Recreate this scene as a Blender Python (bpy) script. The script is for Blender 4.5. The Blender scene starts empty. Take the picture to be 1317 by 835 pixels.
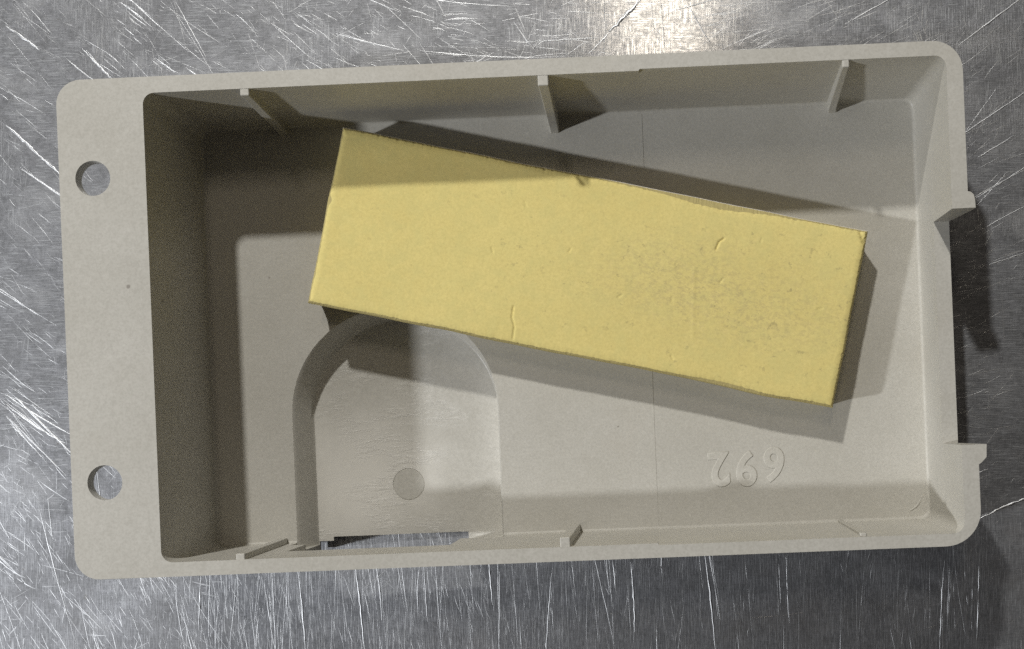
import bpy, bmesh, math, random
import numpy as np
from mathutils import Vector, Matrix

# ------------------------------------------------------------------ units
# 1 unit of drawing = 0.1 mm.  Depths run down from the tray's rim; the table lies 198 below it.
U = 1e-4
DT = 198.0
rng = np.random.default_rng(7)
random.seed(7)
sc = bpy.context.scene
C = sc.collection


def W(x, y, depth=DT):
    """drawing (x right, y down, depth below the rim) -> world metres"""
    return Vector(((x - 658.5) * U, (417.5 - y) * U, (DT - depth) * U))


# ------------------------------------------------------------------ camera
cam_d = bpy.data.cameras.new('camera')
cam = bpy.data.objects.new('camera', cam_d)
C.objects.link(cam)
sc.camera = cam
cam.location = W(850, 540, -1350)
cam.rotation_euler = (-0.000635, 0.012845, 0)
cam_d.sensor_width = 36
cam_d.lens = 36 * 1350 / 1317
cam_d.shift_x = (658.5 - 832.66) / 1317
cam_d.shift_y = (540.86 - 417.5) / 1317
cam_d.clip_start = 0.005
cam_d.clip_end = 50

# ------------------------------------------------------------------ world and lamps
world = bpy.data.worlds.new('World')
sc.world = world
world.use_nodes = True
bg = world.node_tree.nodes['Background']
bg.inputs['Color'].default_value = (1.0, 0.91, 0.86, 1)
bg.inputs['Strength'].default_value = 0.034


def lamp(name, kind, loc, power, col, **kw):
    d = bpy.data.lights.new(name, kind)
    d.energy = power
    d.color = col
    for k, v in kw.items():
        setattr(d, k, v)
    o = bpy.data.objects.new(name, d)
    o.location = loc
    C.objects.link(o)
    return o


def aim(o, target):
    o.rotation_euler = (Vector(target) - o.location).to_track_quat('-Z', 'Y').to_euler()


KEY = W(-1640, -5300, -5900)
SIDE = W(-6600, 2620, -5000)
BACK = W(-110, -3800, -9000)
lamp('key_lamp', 'POINT', KEY, 17.4, (1.0, 0.98, 0.93), shadow_soft_size=0.018)
lamp('side_lamp', 'POINT', SIDE, 17.4, (0.97, 0.985, 1.0), shadow_soft_size=0.020)
back = lamp('back_lamp', 'AREA', BACK, 0.68, (1.0, 0.87, 0.68), shape='RECTANGLE', size=0.085, size_y=0.16)
aim(back, W(850, 300))

sc.view_settings.view_transform = 'Standard'
sc.view_settings.look = 'None'
sc.view_settings.exposure = 0
sc.view_settings.gamma = 1
sc.render.engine = 'CYCLES'
sc.cycles.use_denoising = False
sc.cycles.max_bounces = 8


# ------------------------------------------------------------------ node helpers
class NT:
    def __init__(s, name):
        s.m = bpy.data.materials.new(name)
        s.m.use_nodes = True
        s.t = s.m.node_tree
        s.t.nodes.clear()
        s.out = s.n('ShaderNodeOutputMaterial')

    def n(s, typ, **kw):
        x = s.t.nodes.new(typ)
        for k, v in kw.items():
            if hasattr(x, k) and not k.startswith('i_'):
                setattr(x, k, v)
        return x

    def link(s, a, b):
        s.t.links.new(a, b)

    def val(s, sock, v):
        if isinstance(v, bpy.types.NodeSocket):
            s.link(v, sock)
        else:
            sock.default_value = v

    def coords(s, scale=(1, 1, 1), rot=(0, 0, 0), loc=(0, 0, 0)):
        tc = s.n('ShaderNodeTexCoord')
        mp = s.n('ShaderNodeMapping')
        s.link(tc.outputs['Object'], mp.inputs['Vector'])
        mp.inputs['Scale'].default_value = scale
        mp.inputs['Rotation'].default_value = rot
        mp.inputs['Location'].default_value = loc
        return mp.outputs[0]

    def noise(s, vec, scale, detail=3, rough=0.5, dist=0.0):
        x = s.n('ShaderNodeTexNoise')
        s.link(vec, x.inputs['Vector'])
        x.inputs['Scale'].default_value = scale
        x.inputs['Detail'].default_value = detail
        x.inputs['Roughness'].default_value = rough
        x.inputs['Distortion'].default_value = dist
        return x.outputs['Fac']

    def ramp(s, fac, a, b, lo=0.0, hi=1.0):
        x = s.n('ShaderNodeMapRange')
        x.interpolation_type = 'SMOOTHSTEP'
        s.val(x.inputs['Value'], fac)
        x.inputs['From Min'].default_value = a
        x.inputs['From Max'].default_value = b
        x.inputs['To Min'].default_value = lo
        x.inputs['To Max'].default_value = hi
        return x.outputs['Result']

    def math(s, op, a, b=0.0):
        x = s.n('ShaderNodeMath')
        x.operation = op
        s.val(x.inputs[0], a)
        s.val(x.inputs[1], b)
        return x.outputs[0]

    def mix(s, fac, a, b, blend='MIX'):
        x = s.n('ShaderNodeMix')
        x.data_type = 'RGBA'
        x.blend_type = blend
        s.val(x.inputs[0], fac)
        s.val(x.inputs[6], a)
        s.val(x.inputs[7], b)
        return x.outputs[2]

    def bump(s, h, dist, strength=1.0, normal=None):
        x = s.n('ShaderNodeBump')
        s.link(h, x.inputs['Height'])
        x.inputs['Distance'].default_value = dist
        x.inputs['Strength'].default_value = strength
        if normal is not None:
            s.link(normal, x.inputs['Normal'])
        return x.outputs[0]

    def bsdf(s, **kw):
        b = s.n('ShaderNodeBsdfPrincipled')
        for k, v in kw.items():
            s.val(b.inputs[k.replace('_', ' ')], v)
        return b


MM = 0.001
PL = (0.560, 0.545, 0.500, 1)


def plastic(name, scuffed=False, shade=1.0):
    t = NT(name)
    v = t.coords()
    big = t.noise(v, 60, 4, 0.6)
    blot = t.noise(t.coords(loc=(3, 1, 2)), 170, 4, 0.65)
    col = t.mix(t.ramp(big, 0.35, 0.7), PL, (0.520, 0.504, 0.456, 1))
    col = t.mix(t.ramp(blot, 0.58, 0.80, 0, 0.22), col, (0.42, 0.395, 0.345, 1))
    grain = t.noise(v, 3100, 2, 0.65)
    col = t.mix(t.ramp(grain, 0.36, 0.70, 0, 0.32), col, (0.36, 0.345, 0.305, 1))
    mott = t.noise(t.coords(loc=(5, 2, 8)), 900, 4, 0.7)
    col = t.mix(t.ramp(mott, 0.40, 0.68, 0, 0.12), col, (0.37, 0.36, 0.32, 1))
    pale = t.noise(t.coords(loc=(1, 6, 3)), 1500, 3, 0.7)
    col = t.mix(t.ramp(pale, 0.50, 0.72, 0, 0.20), col, (0.68, 0.665, 0.62, 1))
    # a few dark specks of dirt
    vor = t.n('ShaderNodeTexVoronoi')
    wv = t.n('ShaderNodeVectorMath')
    wv.operation = 'MULTIPLY_ADD'
    wn = t.n('ShaderNodeTexNoise')
    t.link(v, wn.inputs['Vector'])
    wn.inputs['Scale'].default_value = 1500
    t.link(wn.outputs['Color'], wv.inputs[0])
    wv.inputs[1].default_value = (0.0006, 0.0006, 0.0006)
    t.link(v, wv.inputs[2])
    t.link(wv.outputs[0], vor.inputs['Vector'])
    vor.inputs['Scale'].default_value = 190
    sp = t.math('MULTIPLY', t.ramp(vor.outputs['Distance'], 0.015, 0.055, 1, 0),
                t.ramp(t.noise(v, 120, 1), 0.56, 0.62))
    col = t.mix(t.math('MULTIPLY', sp, 0.55), col, (0.13, 0.115, 0.095, 1))
    # single crumbs of dirt
    for px_, py_, pz_, pr_ in ((-501.0, 53.4, 198, 4.0), (-380.7, 83.0, 26, 3.0), (21.0, -116.0, 26, 2.4), (118.0, -154.0, 26, 3.0), (-45.0, -306.0, 26, 3.0)):
        tc = t.n('ShaderNodeTexCoord')
        dd = t.n('ShaderNodeVectorMath')
        dd.operation = 'DISTANCE'
        t.link(tc.outputs['Object'], dd.inputs[0])
        dd.inputs[1].default_value = (px_ * U, py_ * U, pz_ * U)
        rr = t.math('ADD', dd.outputs['Value'], t.math('MULTIPLY', t.noise(v, 2500, 1), 0.0003))
        col = t.mix(t.ramp(rr, pr_ * U * 0.75, pr_ * U * 1.25, 0.6, 0), col, (0.16, 0.135, 0.115, 1))
    # brownish rub marks
    rub = t.ramp(t.noise(t.coords(loc=(9, 4, 1)), 45, 3, 0.6), 0.6, 0.78, 0, 0.10)
    col = t.mix(rub, col, (0.40, 0.33, 0.24, 1))
    h1 = t.noise(v, 1500, 3, 0.6)
    nrm = t.bump(h1, 0.02 * MM, 0.5)
    h2 = t.noise(v, 110, 3, 0.5)
    nrm = t.bump(h2, 0.10 * MM, 0.5, nrm)
    rough = t.ramp(blot, 0.3, 0.7, 0.36, 0.52)
    if scuffed:
        st = t.noise(t.coords(scale=(1, 4, 1), rot=(0, 0, math.radians(-7))), 330, 6, 0.8, 0.9)
        msk = t.ramp(t.noise(t.coords(scale=(1, 1.6, 1), loc=(0.3, 0.2, 0)), 95, 3), 0.42, 0.62)
        s2 = t.math('MULTIPLY', t.ramp(st, 0.42, 0.68), msk)
        nrm = t.bump(s2, 0.05 * MM, 0.8, nrm)
        col = t.mix(t.math("MULTIPLY", s2, 0.55), col, (0.78, 0.77, 0.73, 1))
        # extra light on the sump floor's near left, put into the colour
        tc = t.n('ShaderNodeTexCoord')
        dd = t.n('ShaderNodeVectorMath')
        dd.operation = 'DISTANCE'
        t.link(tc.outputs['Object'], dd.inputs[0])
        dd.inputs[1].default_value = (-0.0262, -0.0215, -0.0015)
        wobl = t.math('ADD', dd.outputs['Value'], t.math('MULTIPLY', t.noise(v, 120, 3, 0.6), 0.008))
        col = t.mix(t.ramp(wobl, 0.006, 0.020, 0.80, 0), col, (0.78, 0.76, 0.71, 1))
        rough = t.math('SUBTRACT', rough, t.math('ADD', t.math('MULTIPLY', s2, 0.1), 0.08))
    if shade != 1.0:
        col = t.mix(1.0, col, (shade, shade, shade, 1), 'MULTIPLY')
    b = t.bsdf(Base_Color=col, Roughness=rough, Normal=nrm)
    b.inputs['Specular IOR Level'].default_value = 0.4
    t.link(b.outputs[0], t.out.inputs[0])
    return t.m


def metal(name):
    t = NT(name)
    v = t.coords()
    big = t.noise(v, 14, 4, 0.6)
    mid = t.noise(t.coords(loc=(2, 5, 0)), 55, 5, 0.65)
    # fine brushing in two crossing directions plus cloudy polish
    b1 = t.noise(t.coords(scale=(1, 18, 1), rot=(0, 0, math.radians(2))), 300, 3, 0.7)
    b2 = t.noise(t.coords(scale=(18, 1, 1), rot=(0, 0, math.radians(-3))), 300, 3, 0.7)
    b3 = t.noise(t.coords(scale=(1, 12, 1), rot=(0, 0, math.radians(34))), 500, 3, 0.7)
    sx = t.n('ShaderNodeSeparateXYZ')
    t.link(v, sx.inputs[0])
    # near part's grain turned endwise and lightened, standing in for the side lamp's glint
    w1 = t.math('MULTIPLY', t.ramp(mid, 0.35, 0.65), t.ramp(sx.outputs['Y'], -0.040, -0.018, 0.12, 1.0))
    h = t.math('ADD', t.math('MULTIPLY', b1, w1), t.math('MULTIPLY', b2, t.math('SUBTRACT', 1.0, w1)))
    h = t.math('ADD', h, t.math('MULTIPLY', b3, 0.5))
    nrm = t.bump(h, 0.06 * MM, 0.8)
    fine = t.noise(v, 2300, 2, 0.7)
    nrm = t.bump(fine, 0.02 * MM, 0.8, nrm)
    col = t.mix(t.ramp(big, 0.3, 0.7), (0.395, 0.405, 0.435, 1), (0.325, 0.33, 0.35, 1))
    cloud = t.noise(t.coords(scale=(1, 1.4, 1), rot=(0, 0, 0.6), loc=(1, 3, 0)), 330, 5, 0.75, 0.4)
    col = t.mix(t.ramp(cloud, 0.32, 0.68, 0, 0.55), col, (0.20, 0.205, 0.215, 1))
    tiny = t.noise(t.coords(loc=(4, 1, 0)), 1700, 4, 0.8)
    col = t.mix(t.ramp(tiny, 0.42, 0.62, 0, 0.46), col, (0.13, 0.135, 0.14, 1))
    lines = t.math('MAXIMUM', t.math('MULTIPLY', b1, t.ramp(w1, 0.1, 0.7)), t.math('MULTIPLY', b2, t.ramp(w1, 0.9, 0.3)))
    col = t.mix(t.ramp(lines, 0.46, 0.70, 0, 0.70), col, (0.66, 0.68, 0.71, 1))
    patch = t.noise(t.coords(loc=(2, 9, 0), scale=(1, 1.3, 1), rot=(0, 0, 0.5)), 62, 5, 0.65, 0.8)
    col = t.mix(t.ramp(patch, 0.50, 0.70, 0, 0.24), col, (0.70, 0.71, 0.73, 1))
    col = t.mix(t.ramp(patch, 0.50, 0.30, 0, 0.28), col, (0.21, 0.21, 0.215, 1))
    stain = t.ramp(t.noise(t.coords(loc=(7, 7, 0)), 38, 4, 0.6), 0.58, 0.75, 0, 0.35)
    col = t.mix(stain, col, (0.27, 0.25, 0.24, 1))
    spk = t.ramp(t.noise(v, 900, 2, 0.6), 0.68, 0.76, 0, 0.5)
    col = t.mix(spk, col, (0.22, 0.21, 0.20, 1))
    rough = t.ramp(mid, 0.3, 0.7, 0.55, 0.67)
    a = t.bsdf(Base_Color=col, Roughness=rough, Normal=nrm, Metallic=1.0)
    c = t.bsdf(Base_Color=col, Roughness=0.15, Metallic=1.0)
    mx = t.n('ShaderNodeMixShader')
    t.val(mx.inputs[0], t.math('MULTIPLY', t.ramp(h, 0.5, 1.0, 0.10, 0.50), t.ramp(tiny, 0.35, 0.6, 1.05, 0.72)))
    t.link(a.outputs[0], mx.inputs[1])
    t.link(c.outputs[0], mx.inputs[2])
    t.link(mx.outputs[0], t.out.inputs[0])
    return t.m


def scratch_metal(name):
    t = NT(name)
    b = t.bsdf(Base_Color=(0.45, 0.46, 0.475, 1), Roughness=0.45, Metallic=1.0)
    t.link(b.outputs[0], t.out.inputs[0])
    return t.m


def foam_mat(name):
    t = NT(name)
    v = t.coords()
    big = t.noise(v, 70, 4, 0.6)
    col = t.mix(t.ramp(big, 0.3, 0.72), (0.815, 0.690, 0.275, 1), (0.770, 0.645, 0.250, 1))
    grain = t.noise(v, 2600, 3, 0.7)
    col = t.mix(t.ramp(grain, 0.36, 0.70, 0, 0.32), col, (0.53, 0.445, 0.175, 1))
    tint = t.noise(t.coords(loc=(3, 3, 3)), 420, 4, 0.7)
    col = t.mix(t.ramp(tint, 0.40, 0.66, 0, 0.35), col, (0.66, 0.60, 0.25, 1))
    pale = t.noise(t.coords(loc=(8, 1, 3)), 1500, 3, 0.7)
    col = t.mix(t.ramp(pale, 0.50, 0.72, 0, 0.40), col, (0.86, 0.72, 0.30, 1))
    # grey rubbing on the middle and right of the face
    tc = t.n('ShaderNodeTexCoord')
    mp = t.n('ShaderNodeMapping')
    t.link(tc.outputs['Object'], mp.inputs['Vector'])
    mp.inputs['Location'].default_value = (-0.0085, 0.0004, 0)
    mp.inputs['Scale'].default_value = (0.42, 1.0, 0)
    ln = t.n('ShaderNodeVectorMath')
    ln.operation = 'LENGTH'
    t.link(mp.outputs[0], ln.inputs[0])
    far = t.math('ADD', ln.outputs['Value'], t.math('MULTIPLY', t.noise(v, 75, 4, 0.6), 0.012))
    sm = t.ramp(far, 0.007, 0.018, 1, 0)
    sp = t.ramp(t.noise(t.coords(scale=(1, 1.6, 1)), 1500, 4, 0.8), 0.44, 0.64)
    col = t.mix(t.math('MULTIPLY', t.math('MULTIPLY', sm, sp), 0.42), col, (0.38, 0.31, 0.19, 1))
    sp2 = t.ramp(t.noise(t.coords(loc=(2, 2, 2)), 800, 3, 0.7), 0.62, 0.72)
    col = t.mix(t.math('MULTIPLY', t.ramp(far, 0.008, 0.028, 0.50, 0.12), sp2), col, (0.30, 0.26, 0.14, 1))
    nrm = t.bump(t.noise(v, 1700, 4, 0.7), 0.03 * MM, 0.6)
    nrm = t.bump(t.noise(v, 260, 3, 0.6), 0.05 * MM, 0.4, nrm)
    b = t.bsdf(Base_Color=col, Roughness=0.9, Normal=nrm)
    b.inputs['Specular IOR Level'].default_value = 0.15
    t.link(b.outputs[0], t.out.inputs[0])
    return t.m


def plain(name, col, rough):
    t = NT(name)
    n = t.noise(t.coords(), 1500, 3, 0.7)
    c = t.mix(t.ramp(n, 0.3, 0.7, 0, 0.4), col, tuple(x * 0.7 for x in col[:3]) + (1,))
    b = t.bsdf(Base_Color=c, Roughness=rough, Normal=t.bump(n, 0.05 * MM, 0.6))
    t.link(b.outputs[0], t.out.inputs[0])
    return t.m


M_PL = plastic('beige_plastic')
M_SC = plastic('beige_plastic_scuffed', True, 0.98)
M_PN = plastic('beige_plastic_pin', False, 0.99)
M_DG = plastic('beige_plastic_digits', False, 1.06)
M_TB = metal('brushed_steel')
M_SR = scratch_metal('scratched_steel')
M_FO = foam_mat('yellow_foam')
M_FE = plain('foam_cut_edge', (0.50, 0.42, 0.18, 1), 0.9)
M_FP = plain('foam_pale_core', (0.80, 0.76, 0.70, 1), 0.9)


# ------------------------------------------------------------------ mesh helpers
def link_mesh(name, me, parent=None, mats=()):
    o = bpy.data.objects.new(name, me)
    C.objects.link(o)
    for m in mats:
        me.materials.append(m)
    if parent:
        o.parent = parent
    return o


def loft(rings, name='loft'):
    """closed solid from rings of equal length: each ring = (list of (x, y), depth); first ring on top"""
    bm = bmesh.new()
    vs = [[bm.verts.new((x * U, y * U, (DT - d) * U)) for x, y in pts] for pts, d in rings]
    n = len(vs[0])
    bm.faces.new(vs[0])
    bm.faces.new(list(reversed(vs[-1])))
    for a, b in zip(vs, vs[1:]):
        for i in range(n):
            j = (i + 1) % n
            bm.faces.new((a[i], b[i], b[j], a[j]))
    bmesh.ops.recalc_face_normals(bm, faces=bm.faces[:])
    me = bpy.data.meshes.new(name)
    bm.to_mesh(me)
    bm.free()
    return me


def rrect(x0, y0, x1, y1, r, seg=8):
    """rounded rectangle, counter-clockwise; r = radii (bottom left, bottom right, top right, top left)"""
    if not isinstance(r, (tuple, list)):
        r = (r,) * 4
    P = []
    for (cx, cy, a0), q in zip(((x0, y0, 180), (x1, y0, 270), (x1, y1, 0), (x0, y1, 90)), r):
        ox = cx + (q if cx == x0 else -q)
        oy = cy + (q if cy == y0 else -q)
        if q <= 0:
            P.append((cx, cy))
            continue
        for k in range(seg + 1):
            a = math.radians(a0 + 90 * k / seg)
            P.append((ox + q * math.cos(a), oy + q * math.sin(a)))
    return P


def boolean(me, cutters, op='DIFFERENCE'):
    """subtract cutter meshes one after the other and return the finished mesh"""
    o = bpy.data.objects.new('tmp', me)
    C.objects.link(o)
    tmp = []
    for c in cutters:
        co = bpy.data.objects.new('tmp_cut', c)
        C.objects.link(co)
        tmp.append(co)
        md = o.modifiers.new('b', 'BOOLEAN')
        md.operation = op
        md.solver = 'EXACT'
        md.object = co
    dg = bpy.context.evaluated_depsgraph_get()
    dg.update()
    res = bpy.data.meshes.new_from_object(o.evaluated_get(dg))
    for x in tmp + [o]:
        bpy.data.objects.remove(x)
    return res


def finish(o, bevel=1.6, seg=2, angle=35):
    """rounded edges and smooth shading on an object"""
    if bevel:
        md = o.modifiers.new('bevel', 'BEVEL')
        md.width = bevel * U
        md.segments = seg
        md.limit_method = 'ANGLE'
        md.angle_limit = math.radians(angle)
        md.use_clamp_overlap = True
        md.harden_normals = True
    me = o.data
    me.polygons.foreach_set('use_smooth', [True] * len(me.polygons))
    me.set_sharp_from_angle(angle=math.radians(angle))
    return o


# ------------------------------------------------------------------ the table
TW, TD = 0.95, 0.70
bm = bmesh.new()
ring = [bm.verts.new((sx * TW / 2, sy * TD / 2, z)) for z in (0, -0.0015) for sx, sy in ((-1, -1), (1, -1), (1, 1), (-1, 1))]
bm.faces.new(ring[0:4])
bm.faces.new(list(reversed(ring[4:8])))
for i in range(4):
    j = (i + 1) % 4
    bm.faces.new((ring[i], ring[i + 4], ring[j + 4], ring[j]))
bmesh.ops.recalc_face_normals(bm, faces=bm.faces[:])
me = bpy.data.meshes.new('tabletop')
bm.to_mesh(me)
bm.free()
tabletop = link_mesh('tabletop', me, None, [M_TB])
# the tray stands on its sump and on its right end, so the sheet runs a little askew to its rim
TILT = 0.0487
tabletop.location = W(1250, 417.5, 186.7)
tabletop.rotation_euler = (0, -math.atan(TILT), 0)
tabletop['kind'] = 'structure'
tabletop['label'] = 'brushed stainless steel tabletop covered in fine scratches'


# scratches: each one a low rounded burr of steel standing on the sheet, tapering to both ends
def scratch_mesh(segs):
    PR = np.array([(-1, 0.0), (-0.62, 0.72), (0, 1.0), (0.62, 0.72), (1, 0.0)])
    V, Fc, base = [], [], 0
    for (x0, y0, x1, y1, w, hgt, bend) in segs:
        dx, dy = x1 - x0, y1 - y0
        ln = math.hypot(dx, dy) + 1e-9
        NS = 4 if ln < 40 else 9 if ln < 60 else 17
        t = np.linspace(0, 1, NS)
        nx, ny = -dy / ln, dx / ln
        off = bend * ln * 4 * t * (1 - t) + rng.normal(0, 0.12, NS) * w
        cx, cy = x0 + dx * t + nx * off, y0 + dy * t + ny * off
        wid = w * 0.5 * (0.12 + 0.88 * np.sin(np.pi * np.clip(t, 0.02, 0.98)) ** 0.6) * rng.uniform(0.7, 1.3, NS)
        dash = np.clip(rng.normal(0.75, 0.35, NS), 0.08, 1.25) if ln >= 22 else np.ones(NS)
        for k in range(NS):
            for a, b in PR:
                V.append(((cx[k] + nx * a * wid[k] - 1250) * U, (417.5 - (cy[k] + ny * a * wid[k])) * U,
                          (b * hgt * 0.92 * dash[k] * wid[k] * 2 - 0.02) * U))
        for k in range(NS - 1):
            for q in range(4):
                i = base + k * 5 + q
                Fc.append((i, i + 5, i + 6, i + 1))
        base += NS * 5
    me = bpy.data.meshes.new('scratches')
    me.from_pydata(V, [], Fc)
    me.polygons.foreach_set('use_smooth', [True] * len(me.polygons))
    bm = bmesh.new()
    bm.from_mesh(me)
    for f in bm.faces:
        if f.normal.z < 0:
            f.normal_flip()
    bm.to_mesh(me)
    bm.free()
    return me


SEG = []


def add_scratch(x, y, ln, ang, w, h=0.30, bend=0.0):
    a = math.radians(ang)
    c, s = math.cos(a) * ln / 2, math.sin(a) * ln / 2
    SEG.append((x - c, y + s, x + c, y - s, w, h, bend))


def rand_xy():
    return rng.uniform(-300, 1600), rng.uniform(-300, 1150)


# scratch directions shaped square to the lamps' glints: down-right at the left, level at the far edge, up-right at the right, endwise in front
FIELD = np.array([(-50, 380, -38), (100, 20, -36), (350, 60, -40), (520, 60, -20), (680, 50, -6), (830, 30, 2), (1100, 30, 20), (1290, 100, 32), (1300, 330, 26),
                  (1310, 560, 16), (1300, 680, 30), (1250, 790, 88), (1000, 800, 89), (700, 800, -87), (450, 800, -84), (280, 800, -82), (150, 760, -66), (30, 720, -52), (20, 560, -40)], float)


def flow(x, y):
    w = 1.0 / ((FIELD[:, 0] - x) ** 2 + (FIELD[:, 1] - y) ** 2 + 900) ** 1.5
    a = np.radians(FIELD[:, 2] * 2)
    return math.degrees(math.atan2((w * np.sin(a)).sum(), (w * np.cos(a)).sum())) / 2


def direction(x, y, share, spread):
    return flow(x, y) + rng.normal(0, spread) if rng.random() < share else rng.uniform(0, 180)


for i in range(21000):                                  # hairlines
    x, y = rand_xy()
    add_scratch(x, y, rng.gamma(2.0, 15.0) + 4, direction(x, y, 0.65, 11), rng.uniform(0.35, 0.90), 0.02 + 0.11 * rng.random() ** 2.2, rng.normal(0, 0.015))
for i in range(170):                                    # rubbed patches and bundles of scratches
    bx, by = rand_xy()
    ba, n, sp = direction(bx, by, 0.85, 9), int(rng.integers(5, 18)), rng.uniform(5, 26)
    for k in range(n):
        add_scratch(bx + rng.normal(0, sp), by + rng.normal(0, sp), rng.gamma(2.0, 13) + 8, ba + rng.normal(0, 5),
                    rng.uniform(0.5, 1.4), 0.03 + 0.16 * rng.random() ** 2, rng.normal(0, 0.025))
for i in range(900):                                    # longer scratches
    x, y = rand_xy()
    add_scratch(x, y, rng.gamma(2.0, 34) + 16, direction(x, y, 0.8, 8), rng.uniform(0.5, 1.4), 0.03 + 0.17 * rng.random() ** 2.5, rng.normal(0, 0.02))
for i in range(420):                                    # long thin ones towards the near edge
    x = rng.uniform(150, 1330)
    add_scratch(x, rng.uniform(730, 960), rng.uniform(60, 220), -88 + rng.normal(0, 5), rng.uniform(0.5, 1.3), 0.03 + 0.19 * rng.random() ** 2.8, rng.normal(0, 0.008))
for i in range(5000):                                   # fine endwise scratches on the near part of the sheet, square to the lamp's glint
    add_scratch(rng.uniform(80, 1400), rng.uniform(720, 980), rng.gamma(2.0, 16.0) + 6, -88 + rng.normal(0, 5), rng.uniform(0.35, 0.8),
                0.02 + 0.10 * rng.random() ** 2.4, rng.normal(0, 0.012))
MARKS = [
    (30, 186, 74, 224, 3.0), (0, 158, 42, 195, 3.4), (0, 500, 92, 588, 2.6), (0, 508, 88, 560, 2.0), (0, 520, 78, 570, 2.4),
    (0, 535, 80, 612, 1.6), (5, 545, 50, 590, 1.8), (1230, 62, 1330, -12, 3.0), (1255, 668, 1330, 636, 3.4),
    (1232, 178, 1330, 112, 1.8), (1255, 205, 1300, 178, 2.2), (1245, 262, 1330, 208, 1.6), (1255, 300, 1325, 262, 1.4),
    (1260, 345, 1330, 322, 1.6), (380, 722, 391, 840, 2.8), (455, 722, 468, 840, 2.8), (481, 722, 490, 798, 2.0),
    (544, 722, 549, 800, 1.6), (541, 715, 537, 790, 1.4), (628, 715, 633, 778, 2.6), (642, 735, 641, 835, 1.8), (811, 722, 816, 812, 2.4),
    (904, 700, 920, 840, 2.4), (785, 700, 792, 770, 1.8), (850, 700, 851, 738, 1.8), (710, 730, 702, 840, 2.0),
    (1256, 726, 1253, 835, 2.2), (1212, 720, 1206, 840, 2.0), (1010, 712, 1014, 800, 1.4), (760, 700, 790, 830, 1.4),
    (538, -4, 654, 10, 2.2), (660, 28, 692, 72, 1.8), (664, 55, 770, 51, 2.2), (860, 18, 938, -2, 1.8), (1085, 34, 1165, -8, 2.0),
    (540, 64, 700, 76, 1.8), (430, 42, 520, 66, 1.6), (100, 60, 140, 100, 2.4), (0, 30, 45, 62, 3.0), (150, 0, 182, 24, 2.0),
    (222, 0, 262, 72, 1.8), (105, 62, 138, 100, 1.6), (195, 72, 222, 92, 1.8), (235, 85, 258, 100, 1.8), (880, -4, 920, 68, 1.4),
    (775, -10, 776, 76, 1.2), (848, -8, 855, 74, 1.2), (112, 560, 130, 700, 1.8), (40, 640, 95, 835, 1.8), (220, 752, 235, 840, 1.6),
    (255, 742, 252, 812, 2.6), (300, 745, 292, 830, 1.6), (340, 765, 352, 838, 1.6), (20, 215, 90, 262, 1.6), (783, 42, 832, -8, 5.0), (797, 30, 822, 2, 3.0), (757, 70, 784, 42, 2.0), (55, 640, 62, 700, 1.6),
]
for x0, y0, x1, y1, w in MARKS:
    # where those marks lie on the sheet under this lens height
    f = (1350 + 190 + (1250 - (x0 + x1) / 2) * TILT * 1.1) / 1350
    q = [850 + (x0 - 850) * f, 540 + (y0 - 540) * f, 850 + (x1 - 850) * f, 540 + (y1 - 540) * f]
    SEG.append((*q, w, 0.27, rng.normal(0, 0.012)))
    for k in range(int(rng.integers(0, 3))):
        j = rng.normal(0, 8, 2)
        SEG.append((q[0] + j[0], q[1] + j[1], q[0] + (q[2] - q[0]) * rng.uniform(.4, .9) + j[0],
                    q[1] + (q[3] - q[1]) * rng.uniform(.4, .9) + j[1], rng.uniform(0.4, 0.9), 0.27, 0.0))
scr = link_mesh('scratches', scratch_mesh(SEG), None, [M_SR])
scr.parent = tabletop
scr['kind'] = 'stuff'

# ------------------------------------------------------------------ the tray
tray = bpy.data.objects.new('plastic_tray', None)
C.objects.link(tray)
tray.empty_display_size = 0.02
TX, TY, TA = 663.5, 400.67, 0.04083
tray.location = W(TX, TY)
tray.rotation_euler = (0, 0, TA)
tray['label'] = 'shallow beige grey plastic tray with flanged left end lying on scratched steel'
tray['category'] = 'tray'

AX, BY = 585.4, 324.0
SEAM = 171.0
FL = 172.0            # floor depth


def cavity_ring(inset, r, st=1.0):
    """inner outline with the mould's small step at SEAM"""
    x0, x1 = -472.5 + inset, 564.5 - inset
    tl, bl = 302.9 - inset, -305.4 + inset
    tr, br = tl + st, bl - st
    P = []

    def arc(cx, cy, a0, q):
        for k in range(9):
            a = math.radians(a0 + 90 * k / 8)
            P.append((cx + q * math.cos(a), cy + q * math.sin(a)))
    arc(x0 + r, bl + r, 180, r)
    P.extend([(SEAM - 0.6, bl), (SEAM + 0.6, br)])
    arc(x1 - r, br + r, 270, r)
    arc(x1 - r, tr - r, 0, r)
    P.extend([(SEAM + 0.6, tr), (SEAM - 0.6, tl)])
    arc(x0 + r, tl - r, 90, r)
    return P


shell = loft([(rrect(-492, -BY, AX, BY, (0, 46, 38, 0), 10), 0.0),
              (rrect(-492, -BY, AX, BY, (0, 46, 38, 0), 10), 186.5)], 'shell')
rf = 4.5
cav = [(cavity_ring(0, 15, 2.4), -6.0), (cavity_ring(0, 15, 2.2), 3.0), (cavity_ring(0, 15, 0.25), 9.0), (cavity_ring(0.4, 15, 0.25), FL - rf)]
for k in (25, 45, 65, 80, 90):
    a = math.radians(k)
    cav.append((cavity_ring(0.4 + rf * (1 - math.cos(a)), 15, 0.25), FL - rf + rf * math.sin(a)))


def arch(cx, cy, r, ybot, n=28):
    P = [(cx - r, ybot), (cx + r, ybot)]
    for k in range(n + 1):
        a = math.pi * k / n
        P.append((cx + r * math.cos(a), cy + r * math.sin(a)))
    return P


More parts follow.
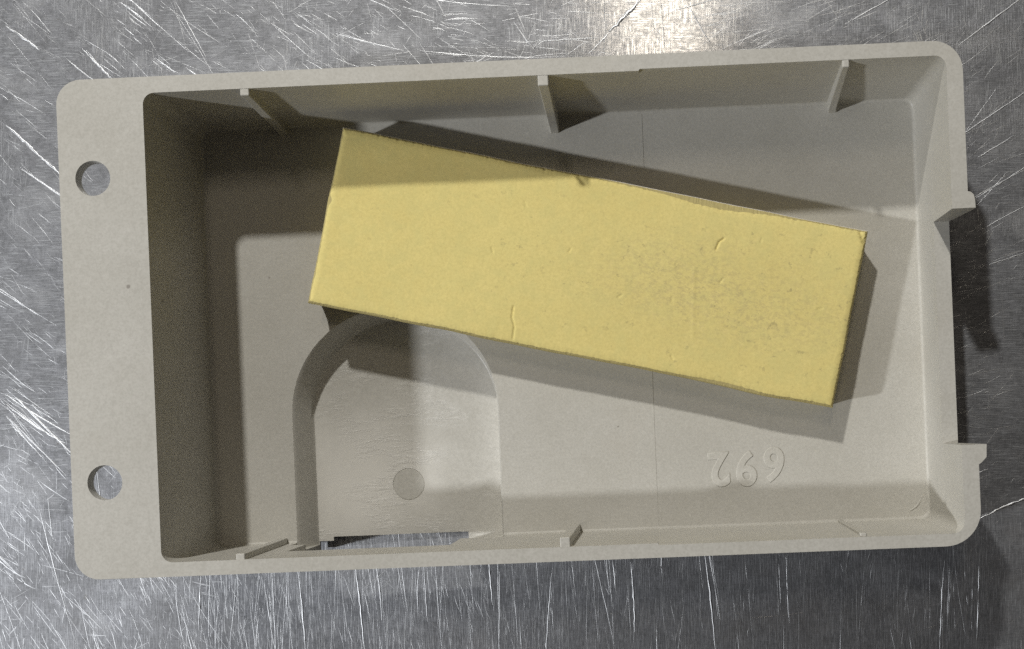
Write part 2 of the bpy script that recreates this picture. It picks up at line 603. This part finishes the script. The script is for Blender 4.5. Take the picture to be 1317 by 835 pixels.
PF = 213.0            # sump floor depth
pk = [(arch(-204.9, -118, 153.0, -312.5), 150.0), (arch(-204.8, -118.0, 151.4, -312.5), FL - 0.6), (arch(-203.6, -118.3, 147.5, -312.5), FL + 4),
      (arch(-199.4, -119.6, 140.3, -312.5), PF - 5), (arch(-198.6, -120.0, 138.0, -312.5), PF - 1), (arch(-198.0, -120.3, 135.6, -312.5), PF)]
shell = boolean(shell, [loft([(arch(-204, -118, 165, -BY + 0.8), 176.0), (arch(-200, -120, 149, -BY + 0.8), 217.0)], 'sump')], 'UNION')


def box(x0, y0, x1, y1, d0, d1, r=0):
    p = rrect(x0, y0, x1, y1, r)
    return loft([(p, d0), (p, d1)])


def disc(cx, cy, r, d0, d1, n=40):
    p = [(cx + r * math.cos(2 * math.pi * k / n), cy + r * math.sin(2 * math.pi * k / n)) for k in range(n)]
    return loft([(p, d0), (p, d1)])


cut = [loft(cav, 'cavity'), loft(pk, 'pocket'),
       box(SEAM, -300.6, 559, 298, 160, FL + 0.35, (0, 9, 9, 0)),
       box(530, -195, 620, 108.3, -8, 91),                # notch in the right wall
       box(-315, -345, -113, -301.5, 150, 240),
       box(-336, -345, -300, -307.5, 150, 240)]           # cable opening under the bottom wall
cut.append(box(-336, -316.0, -113, -290, 74, 190))        # the wall is thinner above the opening
me = boolean(shell, cut)
me = boolean(me, [disc(-199.5, -227.5, 23.7, 200, PF + 0.9)])
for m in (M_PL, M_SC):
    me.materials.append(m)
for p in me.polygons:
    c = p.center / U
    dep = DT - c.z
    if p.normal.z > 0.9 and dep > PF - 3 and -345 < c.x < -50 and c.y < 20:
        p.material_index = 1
body = link_mesh('tray_body', me, tray)
finish(body, 1.7, 2, 32)

fl = boolean(loft([(rrect(-AX, -BY, -492, BY, (32, 0, 0, 32), 10), 0.0),
                   (rrect(-AX, -BY, -492, BY, (32, 0, 0, 32), 10), 15.0)]),
             [disc(-541.5, 195.5, 22.6, -8, 30), disc(-542, -199, 22.6, -8, 30)])
flange = link_mesh('mounting_flange', fl, tray, [M_PL])
finish(flange, 1.4, 2, 50)
# no rounding along the butt joint with the body
bw = flange.data.attributes.new('bevel_weight_edge', 'FLOAT', 'EDGE')
for e in flange.data.edges:
    a, b = (flange.data.vertices[i].co / U for i in e.vertices)
    on_joint = abs(a.x + 492) < 0.5 and abs(b.x + 492) < 0.5
    flat = abs(a.z - b.z) < 0.1
    bw.data[e.index].value = 1.0 if (flat and not on_joint) else 0.0
flange.modifiers['bevel'].limit_method = 'WEIGHT'
bwb = body.data.attributes.new('bevel_weight_edge', 'FLOAT', 'EDGE')
fn = {}
for p in body.data.polygons:
    for k in p.edge_keys:
        fn.setdefault(k, []).append(p.normal.copy())
for e in body.data.edges:
    a, b = (body.data.vertices[i].co / U for i in e.vertices)
    ns = fn.get(tuple(sorted(e.vertices)), [])
    sharp = len(ns) == 2 and ns[0].angle(ns[1], 0) > math.radians(32)
    on_joint = abs(a.x + 492) < 0.5 and abs(b.x + 492) < 0.5
    bwb.data[e.index].value = 1.0 if (sharp and not on_joint) else 0.0
body.modifiers['bevel'].limit_method = 'WEIGHT'


# stiffening ribs: thin webs on both long walls, growing thicker and deeper towards the floor
def rib(x_top, x_floor, side, p_top, p_floor, t_top, t_floor, knee=18, label=None, d_top=0.5):
    wall = (302.9 if x_top < SEAM else 304.0) if side > 0 else (305.4 if x_top < SEAM else 306.4)
    rings = []
    for d, f in ((d_top, 0.0), (knee, 0.04), (60, 0.33), (110, 0.63), (165, 1.0), (FL + 3, 1.25)):
        p = p_top + (p_floor - p_top) * f
        t = (t_top + (t_floor - t_top) * f) / 2
        x = x_top + (x_floor - x_top) * f
        rings.append(([(x - t, side * (wall + 5)), (x - t, side * (wall - p)), (x + t, side * (wall - p)), (x + t, side * (wall + 5))], d))
    o = link_mesh('rib', loft(rings, 'rib'), tray, [M_PL])
    finish(o, 1.6, 2, 40)
    if label:
        o['label'] = label
    return o


rib(-340, -350, 1, 9, 13, 12, 13)
rib(46.8, 44, 1, 13.5, 26, 14, 13)
rib(436.5, 445, 1, 8.5, 16, 9, 12)
rib(-370, -375, -1, 8, 9, 12, 12)
rib(51.0, 51.0, -1, 12.5, 13, 13.5, 13.5, knee=40)
rib(435, 434.5, -1, 4, 4.5, 8.5, 8.5, knee=40, d_top=3)


# snap tabs on the outside of the right wall, one at each end of the notch
def tab(poly_top, poly_low, d_low):
    o = link_mesh('snap_tab', loft([(poly_top, 0.0), (poly_top, 14.0), (poly_low, d_low)], 'snap_tab'), tray, [M_PL])
    return finish(o, 1.4, 2, 40)


tab([(AX - 0.2, 108.3), (AX + 9.5, 108.3), (AX + 9.0, 119), (AX + 7.5, 125.5), (AX + 4, 129), (AX - 0.2, 130)],
    [(AX - 0.2, 108.3), (AX + 0.6, 108.3), (AX + 0.6, 119), (AX + 0.5, 125.5), (AX + 0.4, 129), (AX - 0.2, 130)], 88)
tab([(AX - 0.2, -220.5), (AX + 3.5, -218.5), (AX + 10.2, -211.5), (AX + 10.6, -203), (AX + 11, -195), (AX - 0.2, -195)],
    [(AX - 0.2, -220.5), (AX + 0.3, -218.5), (AX + 0.6, -211.5), (AX + 0.6, -203), (AX + 0.6, -195), (AX - 0.2, -195)], 88)

# raised digits of the mould number, upside down in the picture
for ch, x, y, rot in (('2', 262.4, -222.3, 183), ('9', 301.6, -222.6, 179), ('6', 341.1, -218.6, 176)):
    cu = bpy.data.curves.new('digit', 'FONT')
    cu.body = ch
    cu.size = 68 * U
    cu.align_x = 'CENTER'
    cu.align_y = 'CENTER'
    cu.extrude = 0.3 * U
    cu.bevel_depth = 0.65 * U
    cu.bevel_resolution = 2
    cu.offset = 1.1 * U
    tmp = bpy.data.objects.new('tmp', cu)
    C.objects.link(tmp)
    dg = bpy.context.evaluated_depsgraph_get()
    dg.update()
    me = bpy.data.meshes.new_from_object(tmp.evaluated_get(dg))
    bpy.data.objects.remove(tmp)
    co = np.array([v.co[:] for v in me.vertices])
    mid = (co.min(0) + co.max(0)) / 2
    me.transform(Matrix.Translation((-mid[0], -mid[1], -mid[2])))
    me.materials.clear()
    dgt = link_mesh('digit', me, tray, [M_DG])
    dgt.location = (x * U, y * U, (DT - FL - 0.5 + 0.35) * U)
    dgt.rotation_euler = (0, 0, math.radians(rot))
    dgt.scale = (0.92, 1.0, 1.0)
    dgt['label'] = 'raised digit ' + ch


# ejector pin marks: faint raised arcs on the floor
def arc_mark(cx, cy, r, a0, a1, w, h, n=24):
    bm = bmesh.new()
    rows = []
    for k in range(n + 1):
        a = math.radians(a0 + (a1 - a0) * k / n)
        s = math.sin(math.pi * min(max(k / n, 0.03), 0.97)) ** 0.5 if abs(a1 - a0) < 359 else 1
        rows.append([bm.verts.new(((cx + (r + q * w * s) * math.cos(a)) * U, (cy + (r + q * w * s) * math.sin(a)) * U,
                                   (DT - FL - 0.5 - 0.2 + z * h * s) * U)) for q, z in ((-.5, 0), (-.25, .8), (.25, .8), (.5, 0))])
    for a, b in zip(rows, rows[1:]):
        for q in range(3):
            bm.faces.new((a[q], a[q + 1], b[q + 1], b[q]))
    bmesh.ops.recalc_face_normals(bm, faces=bm.faces[:])
    me = bpy.data.meshes.new('ejector_mark')
    bm.to_mesh(me)
    bm.free()
    o = link_mesh('ejector_mark', me, tray, [M_PL])
    me.polygons.foreach_set('use_smooth', [True] * len(me.polygons))
    return o


arc_mark(526, -267, 27, -78, -8, 3.4, 1.8)
arc_mark(531, -4, 27, -170, 0, 1.6, 0.7)

pin = link_mesh('ejector_mark', disc(-199.5, -227.5, 23.2, PF + 0.1, PF + 1.6), tray, [M_PN])
finish(pin, 0.6, 2, 40)
pin['label'] = 'round ejector pin mark in the arched recess'

# ------------------------------------------------------------------ the foam block
FX, FY, FH = 747.0, 247.0, 57.0
p4 = [np.array(q) for q in ((403.5, 131.6), (1138.9, 279.2), (1088.2, 521.6), (355.3, 373.3))]
cen = sum(p4) / 4
ang = -math.atan2((p4[1] - p4[0])[1], (p4[1] - p4[0])[0])
NXg, NYg = 540, 180
gx = np.linspace(-FX / 2, FX / 2, NXg)
gy = np.linspace(-FY / 2, FY / 2, NYg)
X, Y = np.meshgrid(gx, gy)


def wob(n, amp, sm):
    k = np.convolve(rng.normal(0, 1, n + 2 * sm), np.hanning(2 * sm + 1) / np.hanning(2 * sm + 1).sum(), 'same')[sm:n + sm]
    return amp * k / (k.std() + 1e-9)


top_out = 0.4 + wob(NXg, 0.35, 40)      # the block's own long sides are a little wavy
bot_out = -1.0 * np.exp(-((gx - 110) / 60.0) ** 2) + 2.0 * np.exp(-((gx - 275) / 55.0) ** 2) + 1.0 * np.exp(-((gx + 75) / 70.0) ** 2) + wob(NXg, 0.3, 40)
lef_out, rig_out = wob(NYg, 0.35, 25), wob(NYg, 0.3, 25)
top_in = 1.0 + np.abs(wob(NXg, 0.6, 3)) + 7.0 * np.exp(-((gx - 158) / 66.0) ** 2) - top_out
bot_in = 0.8 + np.abs(wob(NXg, 0.5, 3)) + 2.6 * np.exp(-((gx - 225) / 45.0) ** 2) - bot_out
lef_in = 0.6 + np.abs(wob(NYg, 0.6, 3)) - lef_out + 3.0 * np.exp(-((gy - 20) / 6.0) ** 2)
rig_in = 0.6 + np.abs(wob(NYg, 0.6, 3)) - rig_out
fy = (Y + FY / 2) / FY
fx = (X + FX / 2) / FX
Yt = Y - top_in[None, :] * np.clip((fy - 0.75) / 0.25, 0, 1) ** 2 + bot_in[None, :] * np.clip((0.25 - fy) / 0.25, 0, 1) ** 2
Xt = X + lef_in[:, None] * np.clip((0.06 - fx) / 0.06, 0, 1) - rig_in[:, None] * np.clip((fx - 0.94) / 0.06, 0, 1)


def smooth_noise(step, amp):
    n = rng.normal(0, 1, (NYg // step + 4, NXg // step + 4))
    yy, xx = np.arange(NYg) / step, np.arange(NXg) / step
    yi, xi = yy.astype(int), xx.astype(int)
    a, b = (yy - yi)[:, None], (xx - xi)[None, :]
    a, b = a * a * (3 - 2 * a), b * b * (3 - 2 * b)
    g = lambda i, j: n[yi + i][:, xi + j]
    return amp * ((1 - a) * ((1 - b) * g(0, 0) + b * g(0, 1)) + a * ((1 - b) * g(1, 0) + b * g(1, 1)))


Z = FH + smooth_noise(70, 0.4) + smooth_noise(16, 0.08) + smooth_noise(5, 0.03)
edge = np.minimum(np.minimum(FX / 2 - np.abs(X), FY / 2 - np.abs(Y)), 8.0)
Z -= 1.5 * (1 - edge / 8.0) ** 2


def groove(pts, w, dep):
    """a nick or crack pressed into the face"""
    global Z
    d = np.full(X.shape, 1e9)
    for (ax, ay), (bx, by) in zip(pts, pts[1:]):
        vx, vy = bx - ax, by - ay
        t = np.clip(((X - ax) * vx + (Y - ay) * vy) / (vx * vx + vy * vy), 0, 1)
        d = np.minimum(d, np.hypot(X - ax - t * vx, Y - ay - t * vy))
    Z = Z - dep * np.exp(-(d / w) ** 2)


def loc(px, py):
    """point on the face as seen in the picture -> foam coordinates"""
    s = (1350 + 115) / 1350
    x, y = 850 + (px - 850) * s * 0.999, 540 + (py - 540) * s
    dx, dy = x - cen[0], -(y - cen[1])
    return dx * math.cos(ang) + dy * math.sin(ang), -dx * math.sin(ang) + dy * math.cos(ang)


groove([loc(660, 394), loc(658, 408), loc(661, 420), loc(659, 436)], 1.1, 1.7)
groove([loc(931, 307), loc(925, 311), loc(921, 321)], 1.3, 2.2)
groove([loc(893, 345), loc(891, 430)], 2.6, -0.35)
groove([loc(1108, 300), loc(1112, 312)], 2.4, 2.0)
groove([loc(745, 228), loc(752, 236)], 3.0, 1.6)
for i in range(9):
    q = rng.uniform(-0.46, 0.46, 2) * (FX, FY)
    a = rng.uniform(0, math.pi)
    groove([tuple(q), (q[0] + 6 * math.cos(a), q[1] + 6 * math.sin(a))], 1.2, rng.uniform(0.4, 1.2))

V = [tuple(v) for v in np.stack([Xt, Yt, Z], -1).reshape(-1, 3)]
Fc, Mi = [], []
for j in range(NYg - 1):
    for i in range(NXg - 1):
        k = j * NXg + i
        Fc.append((k, k + 1, k + NXg + 1, k + NXg))
        Mi.append(0)
loop = [(0, i) for i in range(NXg)] + [(j, NXg - 1) for j in range(1, NYg)] + \
       [(NYg - 1, i) for i in range(NXg - 2, -1, -1)] + [(j, 0) for j in range(NYg - 2, 0, -1)]
prev = [j * NXg + i for j, i in loop]
n = len(loop)
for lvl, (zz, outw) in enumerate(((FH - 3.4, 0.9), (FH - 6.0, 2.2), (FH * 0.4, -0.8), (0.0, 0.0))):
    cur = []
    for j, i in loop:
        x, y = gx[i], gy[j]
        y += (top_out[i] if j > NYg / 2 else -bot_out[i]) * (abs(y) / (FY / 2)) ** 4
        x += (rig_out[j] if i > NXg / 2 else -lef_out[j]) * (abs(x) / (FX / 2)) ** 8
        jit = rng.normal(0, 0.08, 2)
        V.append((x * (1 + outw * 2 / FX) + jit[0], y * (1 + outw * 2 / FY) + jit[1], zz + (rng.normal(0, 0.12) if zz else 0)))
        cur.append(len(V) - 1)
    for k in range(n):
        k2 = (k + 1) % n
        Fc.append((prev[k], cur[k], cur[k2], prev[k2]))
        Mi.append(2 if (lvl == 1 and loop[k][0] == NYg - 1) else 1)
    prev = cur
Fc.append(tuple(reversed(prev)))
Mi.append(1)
me = bpy.data.meshes.new('foam_block')
me.from_pydata([(a * U, b * U, c * U) for a, b, c in V], [], Fc)
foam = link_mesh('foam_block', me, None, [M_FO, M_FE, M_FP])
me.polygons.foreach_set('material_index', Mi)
me.polygons.foreach_set('use_smooth', [m != 1 for m in Mi])
me.update()
foam.location = W(cen[0], cen[1], FL - 0.15)
foam.rotation_euler = (0, 0, ang)
foam['label'] = 'yellow rectangular foam block lying askew inside the plastic tray'
foam['category'] = 'foam block'
